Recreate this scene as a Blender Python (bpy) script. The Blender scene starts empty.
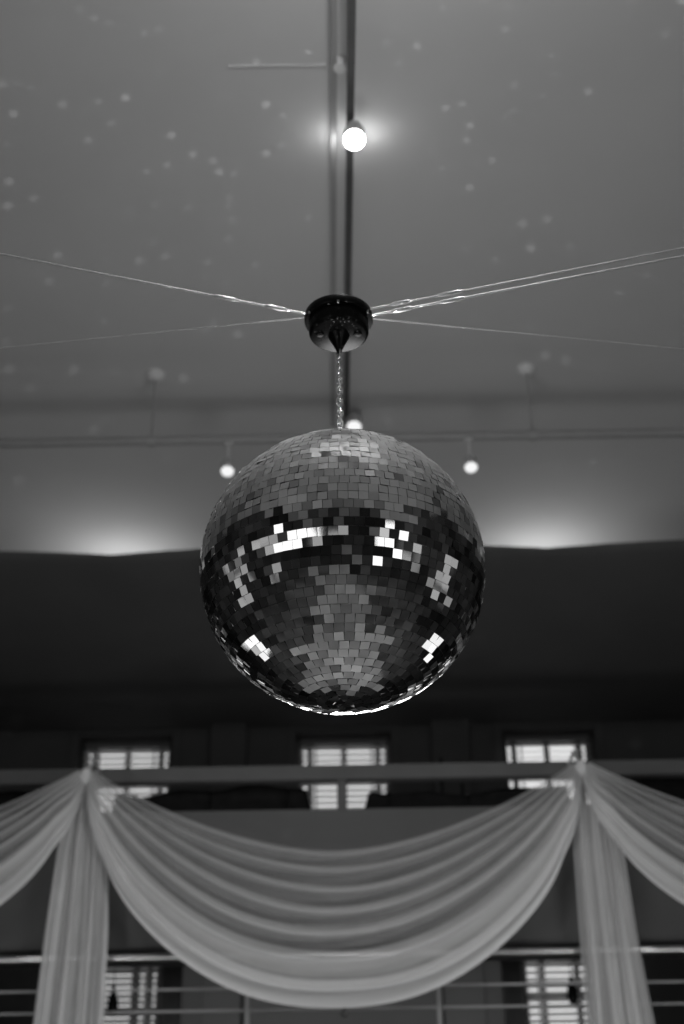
import bpy, bmesh, math, random
from mathutils import Vector, Matrix
random.seed(7)
S = bpy.context.scene
C = S.collection
PI = math.pi

# ------------------------------------------------------------------ camera
CAM = Vector((0, 0, 1.5))
F = 50 / 36 * 1024
M_CAM = Matrix.Rotation(math.radians(120), 3, 'X') @ Matrix.Rotation(math.radians(-0.9), 3, 'Z')
def ray(px, py):
    return (M_CAM @ Vector((px - 342, 512 - py, -F))).normalized()
def atY(px, py, Y):
    d = ray(px, py); return CAM + d * (Y / d.y)
def atZ(px, py, z):
    d = ray(px, py); return CAM + d * ((z - CAM.z) / d.z)
cam = bpy.data.cameras.new('camera'); co = bpy.data.objects.new('camera', cam); C.objects.link(co)
co.matrix_world = Matrix.Translation(CAM) @ M_CAM.to_4x4()
cam.sensor_fit = 'VERTICAL'; cam.sensor_height = 36; cam.sensor_width = 24; cam.lens = 50
cam.clip_end = 100
cam.dof.use_dof = True; cam.dof.focus_distance = 3.5; cam.dof.aperture_fstop = 2.3
S.camera = co

# ------------------------------------------------------------------ materials
def mat(name, g, rough=.6, metal=0, var=.06, scale=6, bump=0, spec=.4, stretch=None):
    m = bpy.data.materials.new(name); m.use_nodes = True
    nt = m.node_tree; b = nt.nodes['Principled BSDF']
    tc = nt.nodes.new('ShaderNodeTexCoord'); n = nt.nodes.new('ShaderNodeTexNoise')
    n.inputs['Scale'].default_value = scale; n.inputs['Detail'].default_value = 4
    src = tc.outputs['Object']
    if stretch:
        mp = nt.nodes.new('ShaderNodeMapping'); mp.inputs['Scale'].default_value = stretch
        nt.links.new(src, mp.inputs['Vector']); src = mp.outputs['Vector']
    nt.links.new(src, n.inputs['Vector'])
    r = nt.nodes.new('ShaderNodeValToRGB')
    a, c = max(0, g * (1 - var)), min(1, g * (1 + var))
    r.color_ramp.elements[0].color = (a, a, a, 1); r.color_ramp.elements[1].color = (c, c, c, 1)
    r.color_ramp.elements[0].position = .3; r.color_ramp.elements[1].position = .7
    nt.links.new(n.outputs['Fac'], r.inputs['Fac']); nt.links.new(r.outputs['Color'], b.inputs['Base Color'])
    b.inputs['Roughness'].default_value = rough; b.inputs['Metallic'].default_value = metal
    b.inputs['Specular IOR Level'].default_value = spec
    if bump:
        bp = nt.nodes.new('ShaderNodeBump'); bp.inputs['Strength'].default_value = bump; bp.inputs['Distance'].default_value = .01
        nt.links.new(n.outputs['Fac'], bp.inputs['Height']); nt.links.new(bp.outputs['Normal'], b.inputs['Normal'])
    return m
def emit(name, g, s):
    m = bpy.data.materials.new(name); m.use_nodes = True; nt = m.node_tree; nt.nodes.clear()
    e = nt.nodes.new('ShaderNodeEmission'); o = nt.nodes.new('ShaderNodeOutputMaterial')
    e.inputs['Color'].default_value = (g, g, g, 1); e.inputs['Strength'].default_value = s
    nt.links.new(e.outputs[0], o.inputs['Surface']); return m
def mirror_mat():
    m = mat('mirror_glass', .8, .035, 1, 0)
    nt = m.node_tree; b = nt.nodes['Principled BSDF']
    g = nt.nodes.new('ShaderNodeNewGeometry'); r = nt.nodes.new('ShaderNodeValToRGB')
    r.color_ramp.elements[0].color = (.32, .32, .32, 1); r.color_ramp.elements[1].color = (.95, .95, .95, 1); q = r.color_ramp.elements.new(.2); q.color = (.74, .74, .74, 1)
    nt.links.new(g.outputs['Random Per Island'], r.inputs['Fac']); nt.links.new(r.outputs['Color'], b.inputs['Base Color'])
    # pale dust layer on the upward facing tiles, put in to brighten the lit top
    sx = nt.nodes.new('ShaderNodeSeparateXYZ'); nt.links.new(g.outputs['Normal'], sx.inputs[0])
    mr = nt.nodes.new('ShaderNodeMapRange'); mr.inputs['From Min'].default_value = .12; mr.inputs['From Max'].default_value = .75
    mr.inputs['To Min'].default_value = 0; mr.inputs['To Max'].default_value = .6
    nt.links.new(sx.outputs['Z'], mr.inputs['Value'])
    d = nt.nodes.new('ShaderNodeBsdfDiffuse'); d.inputs['Color'].default_value = (.9, .9, .9, 1)
    mx = nt.nodes.new('ShaderNodeMixShader'); nt.links.new(mr.outputs[0], mx.inputs[0]); nt.links.new(b.outputs[0], mx.inputs[1]); nt.links.new(d.outputs[0], mx.inputs[2])
    nt.links.new(mx.outputs[0], nt.nodes['Material Output'].inputs['Surface'])
    return m
def sheer_mat():
    m = bpy.data.materials.new('sheer_voile'); m.use_nodes = True; nt = m.node_tree; nt.nodes.clear()
    N = nt.nodes.new; L = nt.links.new
    out = N('ShaderNodeOutputMaterial'); mix = N('ShaderNodeMixShader'); tr = N('ShaderNodeBsdfTransparent')
    mix2 = N('ShaderNodeMixShader'); df = N('ShaderNodeBsdfDiffuse'); tl = N('ShaderNodeBsdfTranslucent')
    df.inputs['Color'].default_value = (.86, .86, .86, 1); tl.inputs['Color'].default_value = (.8, .8, .8, 1)
    mix2.inputs[0].default_value = .28
    L(df.outputs[0], mix2.inputs[1]); L(tl.outputs[0], mix2.inputs[2])
    lw = N('ShaderNodeLayerWeight'); lw.inputs['Blend'].default_value = .45
    tc = N('ShaderNodeTexCoord'); nz = N('ShaderNodeTexNoise'); nz.inputs['Scale'].default_value = 9; nz.inputs['Detail'].default_value = 5
    L(tc.outputs['Object'], nz.inputs['Vector'])
    at = N('ShaderNodeAttribute'); at.attribute_name = 'cloth_opacity'  # cloth opacity, which also carries the fold shade of swags and tails
    ml = N('ShaderNodeMath'); ml.operation = 'MULTIPLY_ADD'; ml.inputs[1].default_value = .35
    L(lw.outputs['Facing'], ml.inputs[0]); L(at.outputs['Fac'], ml.inputs[2])
    ad = N('ShaderNodeMath'); ad.operation = 'MULTIPLY_ADD'; ad.inputs[1].default_value = .10; ad.use_clamp = True
    L(nz.outputs['Fac'], ad.inputs[0]); L(ml.outputs[0], ad.inputs[2])
    bp = N('ShaderNodeBump'); bp.inputs['Strength'].default_value = .25; bp.inputs['Distance'].default_value = .01
    L(nz.outputs['Fac'], bp.inputs['Height']); L(bp.outputs[0], df.inputs['Normal'])
    L(ad.outputs[0], mix.inputs[0]); L(tr.outputs[0], mix.inputs[1]); L(mix2.outputs[0], mix.inputs[2])
    L(mix.outputs[0], out.inputs['Surface']); return m
def glass_mat(name='window_glass', tint=1.0):
    m = bpy.data.materials.new(name); m.use_nodes = True; nt = m.node_tree; nt.nodes.clear()
    N = nt.nodes.new; L = nt.links.new
    out = N('ShaderNodeOutputMaterial'); mix = N('ShaderNodeMixShader'); tr = N('ShaderNodeBsdfTransparent'); gl = N('ShaderNodeBsdfGlossy')
    tr.inputs['Color'].default_value = (tint, tint, tint, 1); gl.inputs['Roughness'].default_value = .05; fr = N('ShaderNodeFresnel')
    L(fr.outputs[0], mix.inputs[0]); L(tr.outputs[0], mix.inputs[1]); L(gl.outputs[0], mix.inputs[2]); L(mix.outputs[0], out.inputs['Surface'])
    return m
MT = dict(
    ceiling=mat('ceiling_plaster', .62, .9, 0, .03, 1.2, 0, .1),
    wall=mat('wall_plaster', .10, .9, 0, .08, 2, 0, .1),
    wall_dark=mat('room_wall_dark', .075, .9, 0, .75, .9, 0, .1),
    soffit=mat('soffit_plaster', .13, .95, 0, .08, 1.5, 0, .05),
    panel=mat('gallery_panel_paint', .11, .8, 0, .06, 2, 0, .1),
    floor=mat('floor_boards', .075, .45, 0, .95, 1.6, 0, .4, (1, 8, 1)),
    rail=mat('painted_rail', .10, .6, 0, .08, 5),
    trim=mat('window_paint', .32, .6, 0, .08, 5),
    muntin=mat('muntin_paint', .05, .6, 0, .08, 5),
    blind=None, sash=mat('dark_sash_paint', .13, .6, 0, .08, 5),
    cable=mat('cable_steel', .34, .5), dance=mat('dance_floor', .40, .4, 0, .6, 1.8), steel=mat('brushed_steel', .5, .28, 1, .06, 20),
    wire=mat('steel_wire', .8, .42, 1, .1, 40),
    chain=mat('chain_steel', .85, .3, 1, .2, 60),
    black=mat('black_plastic', .004, .33, 0, .2, 20, 0, .14),
    curtain=mat('strip_surface', .05, .9, 0, .2, 8), greyblind=mat('grey_blind_slats', .22, .7, 0, .1, 3), dark=mat('dark_cloth', .012, .9, 0, .3, 12, .3, .1),
    core=mat('ball_core_grout', .28, .8, 0, .2, 30),
    mirror=mirror_mat(), sheer=sheer_mat(), glass=glass_mat(), greyglass=glass_mat('grey_glass', .62),
    track=mat('track_paint', .09, .6, 0, .1, 8),
    rose=mat('rose_paint', .75, .8), conduit=mat('conduit_paint', .36, .8, 0, .05, 8, 0, .1),
    pipe=mat('pipe_paint', .33, .7, 0, .05, 8, 0, .1),
    lampbody=mat('lamp_body_paint', .55, .5, 0, .08, 8),
    bulb=emit('lamp_lens_glow', 1, 60), lens=emit('spot_lens_glow', 1, .95),
)
def blind_mat():
    m = bpy.data.materials.new('blind_slats'); m.use_nodes = True; nt = m.node_tree; nt.nodes.clear()
    N = nt.nodes.new; L = nt.links.new
    out = N('ShaderNodeOutputMaterial'); mix = N('ShaderNodeMixShader'); df = N('ShaderNodeBsdfDiffuse'); tl = N('ShaderNodeBsdfTranslucent')
    tc = N('ShaderNodeTexCoord'); nz = N('ShaderNodeTexNoise'); nz.inputs['Scale'].default_value = 3
    r = N('ShaderNodeValToRGB'); r.color_ramp.elements[0].color = (.6, .6, .6, 1); r.color_ramp.elements[1].color = (.8, .8, .8, 1)
    L(tc.outputs['Object'], nz.inputs['Vector']); L(nz.outputs['Fac'], r.inputs['Fac'])
    L(r.outputs[0], df.inputs['Color']); L(r.outputs[0], tl.inputs['Color'])
    mix.inputs[0].default_value = .5
    L(df.outputs[0], mix.inputs[1]); L(tl.outputs[0], mix.inputs[2]); L(mix.outputs[0], out.inputs['Surface']); return m
MT['blind'] = blind_mat()

# ------------------------------------------------------------------ mesh helpers
class MB:
    def __init__(s): s.v = []; s.f = []
    def add(s, vs, fs):
        o = len(s.v); s.v += [tuple(v) for v in vs]; s.f += [tuple(i + o for i in f) for f in fs]; return s
    def box(s, a, b):
        (x0, y0, z0), (x1, y1, z1) = a, b
        x0, x1 = sorted((x0, x1)); y0, y1 = sorted((y0, y1)); z0, z1 = sorted((z0, z1))
        return s.add([(x0,y0,z0),(x1,y0,z0),(x1,y1,z0),(x0,y1,z0),(x0,y0,z1),(x1,y0,z1),(x1,y1,z1),(x0,y1,z1)],
              [(0,3,2,1),(4,5,6,7),(0,1,5,4),(1,2,6,5),(2,3,7,6),(3,0,4,7)])
    def tube(s, pts, r, n=10, closed=False):
        pts = [Vector(p) for p in pts]; k = len(pts); rs = r if isinstance(r, (list, tuple)) else [r] * k
        rings = []; prev = None
        for i, p in enumerate(pts):
            if closed: t = pts[(i + 1) % k] - pts[i - 1]
            else: t = pts[min(i + 1, k - 1)] - pts[max(i - 1, 0)]
            t.normalize()
            if prev is None:
                up = Vector((0, 0, 1)) if abs(t.z) < .9 else Vector((1, 0, 0)); u = t.cross(up).normalized()
            else: u = (prev - t * prev.dot(t)).normalized()
            prev = u; w = t.cross(u)
            rings.append([p + (u * math.cos(2*PI*j/n) + w * math.sin(2*PI*j/n)) * rs[i] for j in range(n)])
        vs = [v for rg in rings for v in rg]; fs = []
        for i in range(k if closed else k - 1):
            a, b = i * n, ((i + 1) % k) * n
            for j in range(n): fs.append((a + j, a + (j+1) % n, b + (j+1) % n, b + j))
        if not closed: fs.append(tuple(range(n))[::-1]); fs.append(tuple((k-1)*n + j for j in range(n)))
        return s.add(vs, fs)
    def lathe(s, prof, n=48, c=(0,0,0), ax=None):
        # prof: (r, h) along axis ax (default +z)
        q = Vector((0,0,1)).rotation_difference(Vector(ax).normalized()).to_matrix() if ax else Matrix.Identity(3)
        vs = []; fs = []; c = Vector(c)
        for r, h in prof:
            for j in range(n): vs.append(c + q @ Vector((max(r,1e-5)*math.cos(2*PI*j/n), max(r,1e-5)*math.sin(2*PI*j/n), h)))
        for i in range(len(prof) - 1):
            for j in range(n): fs.append((i*n+j, i*n+(j+1)%n, (i+1)*n+(j+1)%n, (i+1)*n+j))
        if prof[0][0] > 1e-4: fs.append(tuple(range(n))[::-1])
        if prof[-1][0] > 1e-4: fs.append(tuple((len(prof)-1)*n + j for j in range(n)))
        return s.add(vs, fs)
    def grid(s, fn, nu, nv):
        vs = [fn(i/nu, j/nv) for j in range(nv+1) for i in range(nu+1)]
        fs = [(j*(nu+1)+i, j*(nu+1)+i+1, (j+1)*(nu+1)+i+1, (j+1)*(nu+1)+i) for j in range(nv) for i in range(nu)]
        return s.add(vs, fs)
    def build(s, name, m, parent=None, smooth=None, bevel=0, org=None):
        me = bpy.data.meshes.new(name)
        org = Vector(org) if org is not None else Vector((0,0,0))
        if parent is not None: off = Vector(parent['_o'])
        else: off = org
        me.from_pydata([tuple(Vector(v) - off) for v in s.v], [], s.f); me.materials.append(m)
        bm = bmesh.new(); bm.from_mesh(me); bmesh.ops.recalc_face_normals(bm, faces=bm.faces); bm.to_mesh(me); bm.free()
        if smooth is not None:
            for p in me.polygons: p.use_smooth = True
            if smooth < 180: me.set_sharp_from_angle(angle=math.radians(smooth))
        o = bpy.data.objects.new(name, me); C.objects.link(o)
        if parent is not None: o.parent = parent
        else: o.location = org
        o['_o'] = tuple(off)
        if bevel:
            b = o.modifiers.new('edge', 'BEVEL'); b.width = bevel; b.segments = 2; b.limit_method = 'ANGLE'
        return o
def tag(o, label, cat, group=None, kind=None):
    o['label'] = label; o['category'] = cat
    if group: o['group'] = group
    if kind: o['kind'] = kind
    return o
def thing(name, label, cat, loc, group=None):
    o = bpy.data.objects.new(name, None); o.empty_display_size = .05; C.objects.link(o); o.location = loc; o['_o'] = tuple(loc)
    return tag(o, label, cat, group)
def struct(o): o['kind'] = 'structure'; return o

# ------------------------------------------------------------------ room shell
XW, YB, YF, ZC = 6.0, -8.0, 10.85, 6.5
WT = .3
def wall_with_holes(name, m, axis, pos, thick, a0, a1, z0, z1, holes):
    # axis 'x': wall spans x at y=pos ; axis 'y': wall spans y at x=pos.  holes: (a0,a1,z0,z1)
    xs = sorted({a0, a1, *[h[0] for h in holes], *[h[1] for h in holes]}); zs = sorted({z0, z1, *[h[2] for h in holes], *[h[3] for h in holes]})
    b = MB()
    for i in range(len(xs)-1):
        for j in range(len(zs)-1):
            cx, cz = (xs[i]+xs[i+1])/2, (zs[j]+zs[j+1])/2
            if any(h[0] < cx < h[1] and h[2] < cz < h[3] for h in holes): continue
            if axis == 'x': b.box((xs[i], pos, zs[j]), (xs[i+1], pos+thick, zs[j+1]))
            else: b.box((pos, xs[i], zs[j]), (pos+thick, xs[i+1], zs[j+1]))
    return struct(b.build(name, m))
def upper_hole(pxl, pxr):
    l, r = atY(pxl, 770, YF), atY(pxr, 768, YF)
    return (l.x, r.x, 4.55, 5.70)
UP = [upper_hole(77, 171), upper_hole(296, 392), upper_hole(505, 598)]
lowt = 3.96
def lower_hole(pxl, pxr):
    return (atY(pxl, 990, YF).x, atY(pxr, 985, YF).x, 2.35, lowt)
LO = [lower_hole(86, 160), lower_hole(524, 598)]
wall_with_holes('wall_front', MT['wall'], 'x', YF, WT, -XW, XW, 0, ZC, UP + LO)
BACK = [(-4.6, -3.0, 1.4, 4.6), (-.8, .8, 1.4, 4.6), (3.0, 4.6, 1.4, 4.6)]
wall_with_holes('wall_back', MT['wall_dark'], 'x', YB, -WT, -XW, XW, 0, ZC, BACK)
SIDE = [(-5.5, -4.2, .8, 3.9), (-1.6, -.3, .8, 3.9), (2.4, 3.7, .8, 3.9)]
wall_with_holes('wall_left', MT['wall_dark'], 'y', -XW, -WT, YB, YF, 0, ZC, SIDE)
wall_with_holes('wall_right', MT['wall_dark'], 'y', XW, WT, YB, YF, 0, ZC, SIDE)
struct(MB().box((-XW-.3, YB-.3, -.2), (XW+.3, YF+.3, 0)).build('floor', MT['floor']))
struct(MB().box((-1.5, -5.5, 0), (1.5, 6.5, .012)).build('trim_6', MT['dance']))
struct(MB().box((-XW-.3, YB-.3, ZC), (XW+.3, YF+.3, ZC+.2)).build('ceiling', MT['ceiling']))

# dropped soffit over the gallery, its front lip scalloped to shape the cove lamps' light cut-off and hide them
YS = 8.0
LAMPX = [atY(112, 553, YS).x, atY(547, 549, YS).x]
pitch = LAMPX[1] - LAMPX[0]
zs_lip = atY(330, 549, YS).z
def lip(x):
    t = ((x - LAMPX[0]) / pitch) % 1.0
    return zs_lip - .02 + .055 * math.sin(PI * t) ** .8
b = MB(); n = 240
top = []; 
vs = []; fs = []
for i in range(n + 1):
    x = -XW + 2 * XW * i / n
    vs += [(x, YS + .06, lip(x) - .01), (x, YS, lip(x))]
    for q in range(1, 9):
        a = PI/2*q/8; vs.append((x, YS + .9*(1-math.cos(a)), lip(x)*(1-q/8) + (zs_lip-.09)*(q/8) if q < 0 else lip(x) - (lip(x)-zs_lip+.09)*math.sin(a)))
for i in range(n):
    a, c = i*10, i*10+10
    for k in range(9): fs.append((a+k, c+k, c+k+1, a+k+1))
b.add(vs, fs)
b.box((-XW, YS+.9, zs_lip - .09), (XW, YF, zs_lip - .06))
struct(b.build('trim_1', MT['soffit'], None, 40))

# pilasters on the far wall
for k, (l, r) in enumerate(((210, 246), (432, 470))):
    a, c = atY(l, 750, YF - .12), atY(r, 750, YF - .12)
    struct(MB().box((a.x, YF-.12, 2.3), (c.x, YF, zs_lip - .09))
           .build('trim_%d' % (k+2), MT['wall'], bevel=.008))
# dark strips beside the lower windows
# mezzanine floor slab behind the balustrade and the boxed gallery front above it
struct(MB().box((-XW, 8.05, 2.0), (XW, YF, 2.2)).build('trim_4', MT['panel']))
PF0, PF1 = 8.28, 8.72
zpt = atY(342, 809, PF0).z; zpb = atY(342, 946, PF0).z
struct(MB().box((-XW, PF0, zpb), (XW, PF1, zpt)).build('trim_5', MT['panel']))

# ------------------------------------------------------------------ windows
wn = [0]
def window(h, muntx, muntz, casing=True, sx=.022):
    wn[0] += 1
    x0, x1, z0, z1 = h; yg = YF + .2
    b = MB(); t = .05
    b.box((x0, yg-.03, z0), (x0+t, yg+.04, z1)); b.box((x1-t, yg-.03, z0), (x1, yg+.04, z1))
    b.box((x0+t, yg-.03, z1-t), (x1-t, yg+.04, z1)); b.box((x0+t, yg-.03, z0), (x1-t, yg+.04, z0+t))
    root = struct(b.build('window_%d' % wn[0], MT['sash'], org=((x0+x1)/2, yg, z0)))
    g = MB().box((x0+t, yg+.0, z0+t), (x1-t, yg+.006, z1-t)).build('pane', MT['glass'], root)
    m = MB()
    for f in muntx: xm = x0 + (x1-x0)*f; m.box((xm-sx, yg-.025, z0+t), (xm+sx, yg-.002, z1-t))
    for zz in muntz: m.box((x0+t, yg-.022, zz-sx*.7), (x1-t, yg-.003, zz+sx*.7))
    m.build('muntin', MT['muntin'], root)
    if casing:
        c = MB(); w = .07
        c.box((x0-w, YF-.025, z0), (x0, YF, z1+w)); c.box((x1, YF-.025, z0), (x1+w, YF, z1+w)); c.box((x0, YF-.025, z1), (x1, YF, z1+w))
        c.build('casing', MT['wall'], root, bevel=.005)
    return root
def blind(h, label, tilt=52, drop=1.0, pitch_=.05, m=None):
    x0, x1, z0, z1 = h; y = YF + .12; x0 += .03; x1 -= .03; z1 -= .01
    t = thing('venetian_blind', label, 'blind', ((x0+x1)/2, y, z1), 'venetian blinds in the far windows')
    MB().box((x0, y-.025, z1-.045), (x1, y+.025, z1)).build('headrail', MT['sash'], t)
    b = MB(); z = z1 - .08; zb = z1 - (z1 - z0 - .03) * drop
    a = math.radians(tilt); dy, dz = .022*math.cos(a), .022*math.sin(a)
    while z > zb + .04:
        b.add([(x0, y-dy, z-dz), (x1, y-dy, z-dz), (x1, y+dy, z+dz), (x0, y+dy, z+dz)], [(0,1,2,3)])
        z -= pitch_
    b.build('slats', m or MT['blind'], t)
    MB().box((x0, y-.02, zb), (x1, y+.02, zb+.025)).build('bottom_rail', MT['trim'], t)
    l = MB()
    for f in (.18, .82): l.box((x0+(x1-x0)*f-.006, y-.028, zb), (x0+(x1-x0)*f+.006, y-.024, z1-.04))
    l.build('ladder_tape', MT['trim'], t)
for h in UP: window(h, (.14, .5, .86), (5.42,))
window(LO[0], (.62, .8), (3.28, 2.8), sx=.03); window(LO[1], (.3, .78), (3.66, 3.43, 2.9), sx=.022)
blind(UP[0], 'white slatted blind in the upper window above the left drape peak', 66)
blind(UP[1], 'white slatted blind in the middle upper window directly under the mirror ball', 62)
blind(UP[2], 'white slatted blind in the brightest upper window beside the right drape peak', 38)
blind(LO[0], 'greyish slatted blind in the lower window beside the left hanging drape tail', 60, .98, .044, MT['greyblind'])
blind(LO[1], 'white slatted blind in the lower window beside the right hanging drape tail', 58)
# plain windows of the rest of the hall (they are what the mirror tiles catch)
def plain_window(axis, pos, h):
    wn[0] += 1
    a0, a1, z0, z1 = h; t = .06
    def bx(m, p, q, u, v, d=.03):
        if axis == 'x': m.box((p, pos-d, u), (q, pos+d, v))
        else: m.box((pos-d, p, u), (pos+d, q, v))
    b = MB(); bx(b, a0, a0+t, z0, z1); bx(b, a1-t, a1, z0, z1); bx(b, a0+t, a1-t, z0, z0+t); bx(b, a0+t, a1-t, z1-t, z1)
    mid = (a0+a1)/2; org = (mid, pos, z0) if axis == 'x' else (pos, mid, z0)
    root = struct(b.build('window_%d' % wn[0], MT['trim'], org=org))
    m = MB(); bx(m, mid-.025, mid+.025, z0+t, z1-t, .02)
    for k in (1, 2, 3): zz = z0 + (z1-z0)*k/4; bx(m, a0+t, a1-t, zz-.02, zz+.02, .019)
    m.build('muntin', MT['trim'], root)
    g = MB(); bx(g, a0+t, a1-t, z0+t, z1-t, .004); g.build('pane', MT['greyglass'], root)
for h in BACK: plain_window('x', YB-.2, h)
for h in SIDE: plain_window('y', -XW-.2, h); plain_window('y', XW+.2, h)

# ------------------------------------------------------------------ dark strips, ornaments by the lower windows
for (l, r, lab) in ((161, 181, 'narrow dark curtain hanging beside the left lower window'),
                    (503, 522, 'narrow dark curtain hanging beside the right lower window')):
    a, c = atY(l, 990, YF-.1).x, atY(r, 990, YF-.1).x
    def fn(u, v): return (a+(c-a)*u, YF-.07 + .02*math.sin(u*4*2*PI), 2.21 + (3.95-2.21)*v)
    o = MB().grid(fn, 40, 4).build('window_curtain', MT['curtain'], None, 180, org=((a+c)/2, YF-.07, 2.21))
    o.modifiers.new('thick', 'SOLIDIFY').thickness = .004
    tag(o, lab, 'curtain', 'dark strips by the lower windows')
    MB().tube([(a-.03, YF-.07, 3.96), (c+.03, YF-.07, 3.96)], .012).build('strip_rod', MT['dark'], o)
for (px, py, ptop, lab) in ((113, 1000, 962, 'small dark ornament hanging in front of the left lower window blind'),
                            (572, 990, 962, 'small dark ornament hanging in front of the right lower window blind')):
    p = atY(px, py, YF-.04); z1 = lowt+.08
    t = thing('hanging_ornament', lab, 'ornament', p, 'ornaments hanging at the lower windows')
    MB().lathe([(.004,.11),(.014,.09),(.018,.06),(.034,.02),(.042,-.03),(.038,-.07),(.02,-.10),(.0,-.11)], 20, p).build('body', MT['black'], t, 40)
    MB().tube([p+Vector((0,0,.10)), (p.x, p.y, z1)], .004, 6).build('string', MT['black'], t)

# ------------------------------------------------------------------ gallery rail, bundles on the ledge
YR = 8.36
zr1 = atY(342, 764, YR-.04).z; zr0 = atY(342, 779, YR-.04).z
t = thing('gallery_rail', 'grey painted wooden rail with square posts along the upper gallery front', 'railing', (0, YR, zpt))
MB().box((-XW, YR-.04, zr0), (XW, YR+.04, zr1)).build('rail', MT['rail'], t, bevel=.008)
for px in (-130, 88, 342, 580, 800):
    x = atY(px, 792, YR).x
    MB().box((x-.03, YR-.028, zpt), (x+.03, YR+.028, zr0)).build('post', MT['rail'], t, bevel=.005)
def bundle(pxl, pxr, ht, label, seed):
    rnd = random.Random(seed); yb = 8.515; a, c = atY(pxl, 800, yb).x, atY(pxr, 800, yb).x
    n = 40; prm = [rnd.uniform(-1, 1) for _ in range(8)]
    def fn(u, v):
        x = a + (c-a)*u; e = min(1, min(u, 1-u)*22); e = math.sqrt(max(0, 1-(1-e)**2)) if e < 1 else 1
        h = ht*(1 + .12*math.sin(u*5+prm[0]*3) + .07*math.sin(u*17+prm[1]*3)) * (.25+.75*e)
        an = 2*PI*v; s = .5*h
        ca, sa = math.cos(an), math.sin(an)
        ca = math.copysign(abs(ca)**.7, ca); sa = math.copysign(abs(sa)**.7, sa)
        return (x, yb + .085*(.3+.7*e)*ca, zpt + .002 + s + s*sa)
    b = MB().grid(fn, n, 18)
    for u in (0, 1):
        i = len(b.v); b.v.append((a if u == 0 else c, yb, zpt+.01)); 
        ring = [(j*(n+1) + (0 if u == 0 else n)) for j in range(19)]
        for j in range(18): b.f.append((i, ring[j], ring[j+1]))
    o = b.build('cloth_bundle', MT['dark'], None, 180, org=((a+c)/2, yb, zpt))
    tag(o, label, 'cloth', 'dark rolled cloths on the gallery ledge')
    for f in (.12, .5, .88):
        s = MB()
        pts = [Vector(fn(f, k/18)) for k in range(18)]; cc = sum(pts, Vector())/18
        s.tube([cc+(p-cc)*1.03 + Vector((0,0,.006)) for p in pts], .006, 6, True).build('tie', MT['black'], o)
bundle(112, 312, .20, 'long black rolled cloth on the gallery ledge left of the middle post', 1)
bundle(363, 572, .175, 'long black rolled cloth on the gallery ledge right of the middle post', 2)
bundle(-160, 62, .19, 'black rolled cloth on the ledge behind the far left swag', 3)
bundle(606, 830, .26, 'black rolled cloth on the ledge behind the far right swag', 4)
for (px, pt, lab) in ((443, 757, 'slim dark candlestick poking above the rail, taller of the pair'),
                      (463, 783, 'short dark candlestick on the ledge, lower of the pair')):
    p = atY(px, 800, 8.67); z1 = atY(px, pt, 8.67).z; p.y = 8.665; p.z = zpt
    h = z1 - zpt
    t = thing('candlestick', lab, 'candlestick', p, 'candlesticks on the gallery ledge')
    p = p + Vector((0, 0, .0)); q = Vector((p.x, 8.665, zpt))
    MB().lathe([(.018,0),(.018,.01),(.009,.02),(.008,h*.6),(.016,h*.63),(.016,h*.66)], 16, q).build('stem', MT['dark'], t, 40)
    MB().lathe([(.010,h*.66),(.010,h*.97),(.002,h)], 12, q).build('candle', MT['dark'], t, 40)

# ------------------------------------------------------------------ steel balustrade
YB2 = 8.15
ztr = atY(342, 955, YB2).z
t = thing('steel_balustrade', 'polished steel balustrade with thin cables behind the drapes', 'balustrade', (0, YB2, 2.2))
MB().tube([(-XW, YB2, ztr), (XW, YB2, ztr)], .024, 16).build('top_rail', MT['steel'], t, 40)
for py in (987, 1009, 1033, 1058):
    z = atY(342, py, YB2).z
    MB().tube([(-XW, YB2, z), (XW, YB2, z)], .008, 8).build('cable', MT['cable'], t, 60)
for px in (-140, 55, 247, 439, 632, 825):
    x = atY(px, 1000, YB2).x
    MB().tube([(x, YB2, 2.2), (x, YB2, ztr-.02)], .016, 12).lathe([(.045, 0), (.045, .012)], 20, (x, YB2, 2.2)).build('post', MT['cable'], t, 40)

# ------------------------------------------------------------------ drapes
YD = 7.9
PK = [atY(-404, 782, YD), atY(87, 772, YD), atY(580, 762, YD), atY(1072, 752, YD)]
zpk = (PK[1].z + PK[2].z) / 2
xp = [p.x for p in PK]
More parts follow.
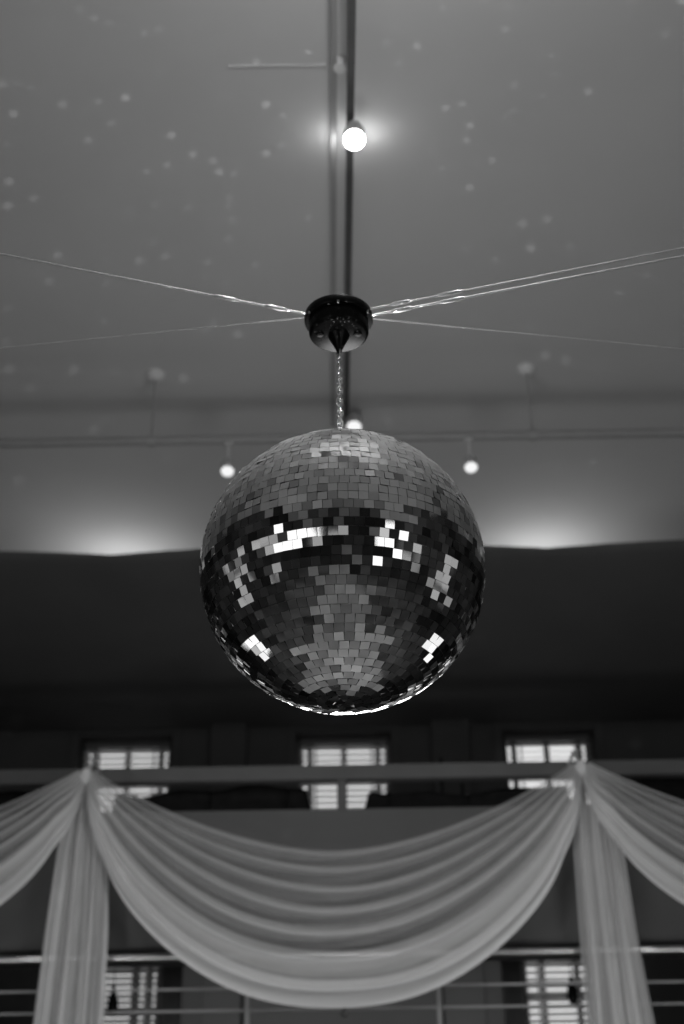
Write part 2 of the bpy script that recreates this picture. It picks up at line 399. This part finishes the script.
# vertical pixel scale at the drape plane
def zpix(py): return atY(335, py, YD).z
zt_mid, zb_mid = zpix(851), zpix(1010)
edges = [0, .11, .23, .35, .49, .66, .84, 1.0]
def put_opacity(o, vals):
    at = o.data.attributes.new('cloth_opacity', 'FLOAT', 'POINT'); at.data.foreach_set('value', vals)
def swag(i, label, seed):
    rnd = random.Random(seed)
    x0, x1 = xp[i] + .022, xp[i+1] - .022; kk = 1 if i == 1 else .84; s0, s1 = (zpk - zt_mid)*kk, (zpk - zb_mid)*kk
    amp = [rnd.uniform(.85, 1.2) for _ in edges]
    ph = [rnd.uniform(0, 6) for _ in edges]
    NU, NV = 150, 220
    opac = []
    def fn(u, v):
        k = max(j for j in range(len(edges)-1) if v >= edges[j]-1e-9)
        w = edges[k+1]-edges[k]
        q = (v - edges[k]) / w
        tt = 2*u - 1; at = abs(tt); side = -1 if tt < 0 else 1
        env = 1 - at**5
        mid = 1 - at**1.5
        wig = .016*math.sin(2.6*tt + 1.3*k + ph[0])*math.sin(PI*v)
        vv = v + wig
        sag = s0 + (s1 - s0)*vv
        p = 1.75 + .95*v
        bb = .34*v**1.6
        z = zpk - sag*((1-bb)*(1 - at**(p - .35*v)) + bb*(1 - at**18))
        g = max(0, 1 - (1-at)/.10); g = g*g*(3-2*g)
        z -= .10*v*g
        x = x0 + (x1-x0)*u - side*.02*(1-2*v)*g
        bul = (1-math.cos(2*PI*q**.8))/2
        A = .075*amp[k]*(.22 + .78*env)*(w/.16)**.7
        y = YD - .012 - A*bul - .05*v*env
        y += .006*math.sin(v*95 + 2*tt + 3*math.sin(2*tt))*(.35 + min(1, at**3*1.4))
        dz = .5*w*(s1-s0)*.5*env*math.sin(2*PI*q)*.35
        fine = .5 + .5*math.sin(v*120 + 5*tt + 2*math.sin(4*tt))
        d = .08 + .52*math.exp(-((q-.36)/.25)**2) + .12*fine  # ridges denser, creases thinner: fold light and shade put into opacity
        if k == len(edges)-2: d = .62 + .40*(q**.7) + .05*fine
        elif k == len(edges)-3: d = .30 + .55*math.exp(-((q-.55)/.3)**2) + .05*fine
        if q < .06 or q > .95: d -= .12*mid
        d += .22*(at**5)
        d *= .60 + .45*v  # fainter at the top, so the lower folds read as better lit
        opac.append(d)
        return (x, y, z - dz)
    o = MB().grid(fn, NU, NV).build('drape_swag', MT['sheer'], None, 180, org=((x0+x1)/2, YD, zpk))
    put_opacity(o, opac)
    return tag(o, label, 'drape', 'sheer swags along the gallery')
swag(0, 'pale sheer swag running off the frame from the left drape peak', 11)
swag(1, 'wide pale sheer swag hanging in folds below the mirror ball', 12)
swag(2, 'pale sheer swag running off the frame from the right drape peak', 13)
def tail(xc, prof, label, seed):
    # prof: list of (py, pxl, pxr)
    rnd = random.Random(seed); y0 = YD + .085
    rows = [(atY(l, py, y0), atY(r, py, y0)) for py, l, r in prof]
    zz = [(a.z+c.z)/2 for a, c in rows]
    zz.append(2.25); a, c = rows[-1]; rows.append((Vector((a.x-.02, y0, 0)), Vector((c.x+.02, y0, 0))))
    ph = rnd.uniform(0, 6); opac = []
    def fn(u, v):
        z = zz[0] + (zz[-1]-zz[0])*v
        j = 0
        while j < len(zz)-2 and z < zz[j+1]: j += 1
        f = (z - zz[j])/(zz[j+1]-zz[j])
        l = rows[j][0].x*(1-f)+rows[j+1][0].x*f; r = rows[j][1].x*(1-f)+rows[j+1][1].x*f
        w = r - l
        e = u + .012*math.sin(u*31+ph) + .02*math.sin(7*v+u*5)*math.sin(PI*u)
        y = y0 + (.034*math.sin(2.6*2*PI*e+ph) + .016*math.sin(5.7*2*PI*e*(1+.12*v)+ph*2+3*v) + .006*math.sin(17*2*PI*e+2*v) + .007*math.sin(46*v+3*math.sin(9*u))*math.exp(-((u-.55)/.07)**2))*(.45+.55*min(1, v*5))
        opac.append(.52 + .16*math.sin(23*u+ph+2*v) + .10*math.sin(57*u+ph) + .22*v)  # more opaque downward, a light gradient put into the cloth
        return (l + w*u, y, z)
    o = MB().grid(fn, 110, 90).build('drape_tail', MT['sheer'], None, 180, org=(xc, y0, 2.25)); put_opacity(o, opac)
    return tag(o, label, 'drape', 'sheer tails hanging from the drape peaks')
tail(xp[1], [(776, 80, 94), (800, 72, 98), (850, 57, 107), (930, 45, 107), (1024, 33, 103)], 'long sheer tail hanging straight down from the left drape peak', 5)
tail(xp[2], [(766, 574, 590), (805, 575, 613), (850, 574, 624), (930, 580, 638), (1024, 587, 656)], 'long sheer tail hanging straight down from the right drape peak', 9)
# tie knots that gather the cloth onto the rail
for i, lab in ((1, 'small knotted cloth tie gathering the left drape peak onto the rail'), (2, 'small knotted cloth tie gathering the right drape peak onto the rail')):
    c = Vector((xp[i], YD-.01, zpk-.035))
    def fn(u, v):
        a, bb = 2*PI*u, PI*v
        r = 1 + .10*math.sin(6*a+4*bb)
        return (c.x+.032*r*math.cos(a)*math.sin(bb), c.y+.036*r*math.sin(a)*math.sin(bb), c.z+.05*math.cos(bb))
    o = MB().grid(fn, 40, 16).build('drape_tie', MT['sheer'], None, 180, org=c); put_opacity(o, [.85]*len(o.data.vertices))
    tag(o, lab, 'tie', 'cloth ties of the drapes')
    k = MB().tube([c+Vector((0,.03,.03)), (c.x, c.y+.2, zr1-.03), (c.x, YR-.06, zr1-.03)], .010, 8).build('tie_strap', MT['sheer'], o, 60)
    put_opacity(k, [.8]*len(k.data.vertices))
# small hook under the middle of the swag
p = atY(345, 1007, YD-.05)
t = thing('drape_hook', 'small dark wire hook hanging under the lowest point of the middle swag', 'hook', p)
pts = [p + Vector((.018*math.cos(a)+.0, 0, -.03 + .018*math.sin(a))) for a in [PI*.5 + i*PI/10 for i in range(0, 13)]]
pts = [p + Vector((0, 0, .02))] + pts
MB().tube(pts, .004, 8).build('hook_wire', MT['black'], t, 60)
MB().lathe([(.0, .03), (.010, .026), (.012, .015), (.0, .010)], 14, p).build('hook_bead', MT['steel'], t, 60)

# ------------------------------------------------------------------ mirror ball
R = .375
bc = CAM + ray(342.5, 571) * 3.745
ball = thing('mirror_ball', 'large silver mirror ball of square tiles hanging from a black motor', 'mirror ball', bc)
MB().lathe([(max(0, (R-.0045)*math.sin(PI*i/48)), -(R-.0045)*math.cos(PI*i/48)) for i in range(49)], 96, bc).build('core', MT['core'], ball, 180)
rows = 50; b = MB(); rnd = random.Random(3)
dl = PI / rows
for i in range(rows):
    lat = -PI/2 + (i+.5)*dl
    n = max(3, round(2*PI*math.cos(lat)/(dl*1.06))); off = rnd.uniform(0, 2*PI)
    row_t = rnd.gauss(0, .006)
    for j in range(n):
        lon = off + 2*PI*j/n
        nrm = Vector((math.cos(lat)*math.cos(lon), math.cos(lat)*math.sin(lon), math.sin(lat)))
        e = Vector((-math.sin(lon), math.cos(lon), 0)); nn = nrm.cross(e)
        hw = R*math.cos(lat)*PI/n*.955; hh = R*dl/2*.955
        dh = R*abs(math.sin(lat))*0
        ta, tb = rnd.gauss(0, .044), row_t + rnd.gauss(0, .042)
        if rnd.random() < .10: ta += rnd.gauss(0, .06); tb += rnd.gauss(0, .06)
        tw = rnd.gauss(0, .012)
        c0 = bc + nrm*(R - .0008)
        cs = []
        taper = math.tan(abs(lat))*hh/R if n < 12 else 0
        for (sx, sy) in ((-1,-1),(1,-1),(1,1),(-1,1)):
            k = 1
            if n < 14: k = max(.15, math.cos(max(-PI/2, min(PI/2, lat + sy*dl/2*.95)))/max(.02, math.cos(lat)))
            px, py = sx*hw*k, sy*hh
            px, py = px - tw*py, py + tw*px
            cs.append(c0 + e*px + nn*py + nrm*(ta*px + tb*py))
        lo = [v - nrm*.006 for v in cs]
        b.add(cs+lo, [(0,1,2,3),(0,4,5,1),(1,5,6,2),(2,6,7,3),(3,7,4,0)])
b.build('mirror_tiles', MT['mirror'], ball)
# top fitting
tp = bc + Vector((0, 0, R))
MB().lathe([(.045,-.008),(.045,.004),(.03,.012),(.012,.014),(.010,.02),(.0,.02)], 32, tp).build('cap', MT['steel'], ball, 40)
MB().tube([tp+Vector((.013*math.cos(a), 0, .03+.013*math.sin(a))) for a in [2*PI*i/20 for i in range(20)]], .0035, 8, True).build('eye_ring', MT['chain'], ball, 60)

# ------------------------------------------------------------------ motor
mdisc_z = atY(339, 336, bc.y).z            # underside of the drum
mx = bc.x
motor = thing('mirror_ball_motor', 'round black motor hanging in mid air above the mirror ball', 'motor', (mx, bc.y, mdisc_z+.075))
mc = Vector((mx, bc.y, mdisc_z))
MB().lathe([(0,0),(.078,0),(.080,.001),(.085,.006),(.087,.012),(.087,.048)], 64, mc).build('drum', MT['black'], motor, 35)
MB().lathe([(.087,.048),(.0985,.050),(.100,.053),(.100,.072),(.098,.076),(.0,.077)], 64, mc).build('flange', MT['black'], motor, 35)
MB().lathe([(.0,-.060),(.007,-.060),(.009,-.050),(.030,-.004),(.032,.001),(0,.001)], 40, mc).build('spindle_cone', MT['black'], motor, 35)
MB().tube([mc+Vector((.012*math.cos(a), 0, .089+.012*math.sin(a))) for a in [2*PI*i/20 for i in range(20)]], .003, 8, True).build('eye_ring', MT['black'], motor, 60)
for k in range(6):
    a = PI/6 + k*PI/3
    q = mc + Vector((.097*math.cos(a), .097*math.sin(a), .0475))
    MB().lathe([(.0,-.003),(.003,-.0025),(.004,.002),(.004,.006)], 12, q).build('screw', MT['steel'], motor, 40)
for k in range(2):
    q = mc + Vector(((-1, 1)[k]*.055, -.01, -.001))
    MB().lathe([(0,-.004),(.010,-.003),(.013,.002)], 16, q).build('foot', MT['black'], motor, 40)

# chain
z0, z1 = tp.z + .040, mdisc_z - .052
nl = 16; step = (z1 - z0)/nl; L = step*1.42; w = .0085; r = .0026
b = MB()
for i in range(nl):
    zc = z0 + step*(i+.5); ang = (i % 2)*PI/2 + .35
    pts = []
    hl = L/2 - w
    for k in range(20):
        a = 2*PI*k/20
        px = w*math.cos(a); pz = w*math.sin(a) + (hl if math.sin(a) >= 0 else -hl)
        pts.append((mx + px*math.cos(ang), bc.y + px*math.sin(ang), zc + pz))
    b.tube(pts, r, 8, True)
tag(b.build('hanging_chain', MT['chain'], None, 60, org=(mx, bc.y, z1)), 'short steel link chain between the black motor and the mirror ball', 'chain')

# ------------------------------------------------------------------ suspension wires
def wire(p0, px, py, z, label, r=.0035, ferr=True, double=False):
    e = atZ(px, py, z); d = (e - Vector(p0))
    k = (XW - .0) / abs(e.x) if abs(e.x) > .1 else 1
    dirn = Vector((e.x - p0[0], e.y - p0[1], e.z - p0[2]))
    s = (math.copysign(XW, dirn.x) - p0[0]) / dirn.x
    end = Vector(p0) + dirn*s
    t = thing('suspension_wire', label, 'wire', p0, 'wires holding the motor')
    n = 60
    pts = [Vector(p0).lerp(end, i/n) for i in range(n+1)]
    MB().tube(pts, [r*(1-.45*min(1, i/25)) for i in range(n+1)], 8).build('strand', MT['wire'], t, 60)
    if ferr:
        u = dirn.normalized(); q = Vector(p0)+u*.06; 
        MB().tube([q, q+u*.012, q+u*.05, q+u*.06], [.004, .0065, .0065, .004], 10).build('ferrule', MT['chain'], t, 40)
        q = Vector(p0) + u*.20
        MB().tube([q, q+u*.015, q+u*.06, q+u*.075], [.0035, .0060, .0060, .0035], 10).build('turnbuckle', MT['chain'], t, 40)
    return t
zm = mdisc_z + .064
def rim(a): return (mx+.1*math.cos(a), bc.y+.1*math.sin(a), zm)
wire((mx-.097, bc.y-.025, zm), 0, 254, zm, 'bright steel wire rising to the upper left from the motor', .0034)
wire((mx-.098, bc.y-.012, zm-.004), 0, 348, zm-.004, 'thin faint steel wire running low to the left from the motor', .0016, False)
wire((mx+.093, bc.y-.037, zm+.004), 668, 251, zm+.008, 'upper of the two bright steel wires rising to the right', .0026)
wire((mx+.098, bc.y-.02, zm-.006), 668, 259, zm-.004, 'lower of the two bright steel wires rising to the right', .0032)
wire((mx+.098, bc.y-.006, zm-.008), 684, 349, zm-.008, 'thin faint steel wire running low to the right from the motor', .0016, False)

# ------------------------------------------------------------------ ceiling tracks, pipe and lamps
YP = atZ(340, 371, ZC).y
zp_ = atY(340, 438, YP).z
tag(MB().tube([(-XW, YP, zp_), (XW, YP, zp_)], .028, 14).build('lighting_pipe', MT['pipe'], None, 40, org=(0, YP, zp_)),
    'long pale pipe hanging across the ceiling carrying two small spotlights', 'pipe')
for (px, lab) in ((155, 'thin ceiling rod with a round rose left of the motor holding the pipe'), (526, 'thin ceiling rod with a round rose right of the motor holding the pipe')):
    x = atZ(px, 371, ZC).x
    t = thing('suspension_rod', lab, 'rod', (x, YP, ZC), 'rods holding the pipe')
    MB().lathe([(.0,-.045),(.03,-.042),(.045,-.02),(.055,-.015),(.055,0)], 28, (x, YP, ZC)).build('ceiling_rose', MT['rose'], t, 40)
    MB().tube([(x, YP, ZC-.04), (x, YP, zp_+.02)], .006, 8).build('rod', MT['conduit'], t, 60)
    MB().lathe([(.036,-.02),(.036,.02)], 20, (x, YP, zp_), (1, 0, 0)).build('clamp', MT['conduit'], t, 40)
# longitudinal track and ceiling conduit
ZT = 6.42
a, c = atZ(352.5, -40, ZT), atZ(346, 424, ZT)
d = (c - a)
def bar(p, q, w, h):
    u = (q-p).normalized(); s = Vector((u.y, -u.x, 0))*w/2; z = Vector((0,0,h/2))
    return MB().add([p-s-z, p+s-z, p+s+z, p-s+z, q-s-z, q+s-z, q+s+z, q-s+z], [(0,1,2,3),(4,5,6,7),(0,1,5,4),(1,2,6,5),(2,3,7,6),(3,0,4,7)])
a2 = a - d*.8
tr = thing('lighting_track', 'long dark lighting track running along the ceiling behind the motor', 'lighting track', a)
bar(a2, c, .034, .03).build('track_bar', MT['track'], tr)
for f in (-.6, .12, .93):
    q = a + d*f
    MB().tube([q+Vector((0,0,.012)), Vector((q.x, q.y, ZC-.001))], .006, 8).build('drop_rod', MT['track'], tr, 60)
a, c = atZ(334, -40, ZC-.02), atZ(333, 424, ZC-.02); dd = c - a
cd = bar(a - dd*.8, c, .028, .04).build('ceiling_conduit', MT['conduit'], None, org=a)
tag(cd, 'pale straight conduit fixed along the ceiling beside the dark track', 'conduit')
q = atZ(340, 62, ZC)
tag(MB().lathe([(.0,-.05),(.028,-.046),(.038,-.03),(.04,0)], 28, q).build('junction_box', MT['rose'], None, 40, org=q), 'small round pale junction box on the ceiling beside the conduit', 'junction box')
a, c = atZ(336, 65, ZC-.004), atZ(228, 66, ZC-.004)
tag(bar(a, c, .007, .006).build('ceiling_cable', MT['rose'], None, org=a), 'faint thin cable crossing the ceiling to the round junction box', 'cable')

def spotlight(pos_top, aim, size, label, lens_mat, group, glow=1.0, stem=.05):
    pos_top = Vector(pos_top); t = thing('spotlight', label, 'spotlight', pos_top, group)
    hub = pos_top - Vector((0,0,stem))
    ax = (Vector(aim) - hub).normalized(); s = size
    MB().tube([pos_top, hub], .009, 10).lathe([(.03,-.012),(.03,0)], 20, pos_top).build('bracket', MT['lampbody'], t, 40)
    MB().lathe([(.0,-s*1.5),(s*.7,-s*1.45),(s*.92,-s*1.2),(s,-s*.6),(s,s*1.0),(s*.93,s*1.0),(s*.9,s*.75)], 32, hub, ax).build('lamp_body', MT['lampbody'], t, 35)
    MB().lathe([(.0,s*1.06),(s*.5,s*1.03),(s*.86,s*.86),(s*.9,s*.75),(0,s*.74)], 32, hub, ax).build('lens', lens_mat, t, 60)
    return hub + ax*s*1.25, ax
T1 = atY(228.5, 444, YP); T2 = atY(469, 441, YP)
for T, lab in ((T1, 'small pale spotlight under the pipe, at the upper left of the mirror ball'), (T2, 'small pale spotlight under the pipe, at the upper right of the mirror ball')):
    x = T.x
    spotlight((x, YP, zp_-.029), (x*.95, YP-1.2, zp_-2.4), .041, lab, MT['lens'], 'small spotlights near the ceiling', stem=.165)
q3 = atZ(355, 418, ZT-.02); q3.z = ZT-.015
q3 = Vector((atZ(349, 415, ZT).x, atZ(349, 415, ZT).y, ZT-.015))
spotlight(q3 + Vector((.03,0,0)), (q3.x, q3.y-1.2, q3.z-2.2), .05, 'small bright spotlight peeking over the top of the mirror ball', MT['lens'], 'small spotlights near the ceiling', stem=.05)
qb = atZ(354.5, 138, ZT-.10)
tt = Vector((qb.x, qb.y+.0, ZT-.015))
lp, lax = spotlight(tt, bc + Vector((0,0,.1)), .052, 'dazzling bright spotlight on the dark track above the motor', MT['bulb'], 'spotlight shining on the ball', stem=.075)

# ------------------------------------------------------------------ lights
def light(kind, name, loc, power, aim=None, **kw):
    l = bpy.data.lights.new(name, kind); l.energy = power
    for k, v in kw.items(): setattr(l, k, v)
    o = bpy.data.objects.new(name, l); C.objects.link(o); o.location = loc
    if aim is not None: o.rotation_euler = (Vector(aim)-Vector(loc)).to_track_quat('-Z', 'Y').to_euler()
    return o
# added spotlight, out of view above the ball, to brighten its top tiles
qn = atZ(354.5, 138, ZT); dn = (qb - Vector((q3.x, q3.y, qb.z))).normalized(); qn = qb + dn*(2.0)
spotlight((qn.x, qn.y, ZT-.0155), (qn.x, qn.y-.6, 2), .052, 'added unseen spotlight on the dark track directly over the mirror ball', MT['lens'], 'small spotlights near the ceiling', stem=.075)
light('POINT', 'added_glow', (qn.x+.12, qn.y, ZC-.55), 34, shadow_soft_size=.05)  # added lamp making a ceiling glow for the ball's top to reflect
# key spot on the ball
light('SPOT', 'key_spot', lp + lax*.035, 330, bc, spot_size=math.radians(100), spot_blend=.6, shadow_soft_size=.04)
# two added lamps glowing on the ceiling, standing in for the bright lamp's bloom
sc_ = atZ(354.5, 138, ZC); [light('POINT', 'added_glow', (sc_.x+q, sc_.y-.03, ZC-.10), .42, shadow_soft_size=.03) for q in (-.10, .07)]
# cove lamps hidden above the soffit lip
for x, e in ((LAMPX[0]*1.1, 7.0), (LAMPX[1]*1.1, 7.5), (LAMPX[0]*1.1-pitch*1.1, 6), (LAMPX[1]*1.1+pitch*1.1, 6)):
    light('POINT', 'cove_lamp', (x, 9.25, ZC-.47), e*1.15, shadow_soft_size=.06)
# added fill lamps, unseen, lifting the ceiling, drapes and ball
for x in (-3.6, 3.6):
    light('POINT', 'fill_lamp', (x, -1.5, 3.2), 75, shadow_soft_size=1.2)
    light('POINT', 'fill_lamp', (x*.8, 5.0, 1.2), 9, shadow_soft_size=.45)
light('POINT', 'fill_lamp', (.1, 5.2, 3.4), 54, shadow_soft_size=.45)
# added fill spots with no visible source, washing the drapes from below
for x in (-2.2, 0, 2.2):
    light('SPOT', 'drape_fill', (x, 4.2, 1.2), 78, (x*.8, YD, 3.6), spot_size=math.radians(40), spot_blend=1.0, shadow_soft_size=.2)
for x in (-2.6, 2.6):  # added fill spots from above, no fixture built
    light('SPOT', 'drape_top_fill', (x, 4.6, 6.1), 60, (x*.35, YD, 3.7), spot_size=math.radians(45), spot_blend=1.0, shadow_soft_size=.12)
for x in (-1.0, .8):  # added unseen spots that lighten the wall under the gallery
    light('SPOT', 'gallery_fill', (x, 9.2, 2.45), 62, (x*.9, YF, 3.0), spot_size=math.radians(85), spot_blend=1, shadow_soft_size=.1)
# light thrown back onto the ceiling by the tiles: one lamp with a procedural pattern of spots
ls = light('POINT', 'tile_glints', tp + Vector((0, -.06, .05)), 85, shadow_soft_size=0)
ls.data.use_nodes = True; nt = ls.data.node_tree; em = nt.nodes['Emission']
N = nt.nodes.new; Lk = nt.links.new
tc = N('ShaderNodeTexCoord'); vo = N('ShaderNodeTexVoronoi'); vo.inputs['Scale'].default_value = 31.0; vo.inputs['Randomness'].default_value = 1
Lk(tc.outputs['Normal'], vo.inputs['Vector'])
mr = N('ShaderNodeMapRange'); mr.interpolation_type = 'SMOOTHSTEP'
mr.inputs['From Min'].default_value = .27; mr.inputs['From Max'].default_value = .08; mr.inputs['To Min'].default_value = 0; mr.inputs['To Max'].default_value = 1
Lk(vo.outputs['Distance'], mr.inputs['Value'])
sp = N('ShaderNodeSeparateColor'); Lk(vo.outputs['Color'], sp.inputs[0])
pw = N('ShaderNodeMath'); pw.operation = 'POWER'; pw.inputs[1].default_value = 1.1; Lk(sp.outputs[0], pw.inputs[0])
mu = N('ShaderNodeMath'); mu.operation = 'MULTIPLY'; Lk(mr.outputs[0], mu.inputs[0]); Lk(pw.outputs[0], mu.inputs[1])
Lk(mu.outputs[0], em.inputs['Strength'])

# ------------------------------------------------------------------ world and view
w = bpy.data.worlds.new('overcast_sky'); S.world = w; w.use_nodes = True
bg = w.node_tree.nodes['Background']; bg.inputs['Color'].default_value = (1, 1, 1, 1); bg.inputs['Strength'].default_value = 1.0
S.view_settings.view_transform = 'Standard'; S.view_settings.look = 'None'
S.view_settings.exposure = 0
S.cycles.use_denoising = True
S.cycles.max_bounces = 8; S.cycles.transparent_max_bounces = 16
S.cycles.sample_clamp_indirect = 4
S.cycles.caustics_reflective = False; S.cycles.caustics_refractive = False
for o in list(bpy.data.objects):
    if '_o' in o: del o['_o']
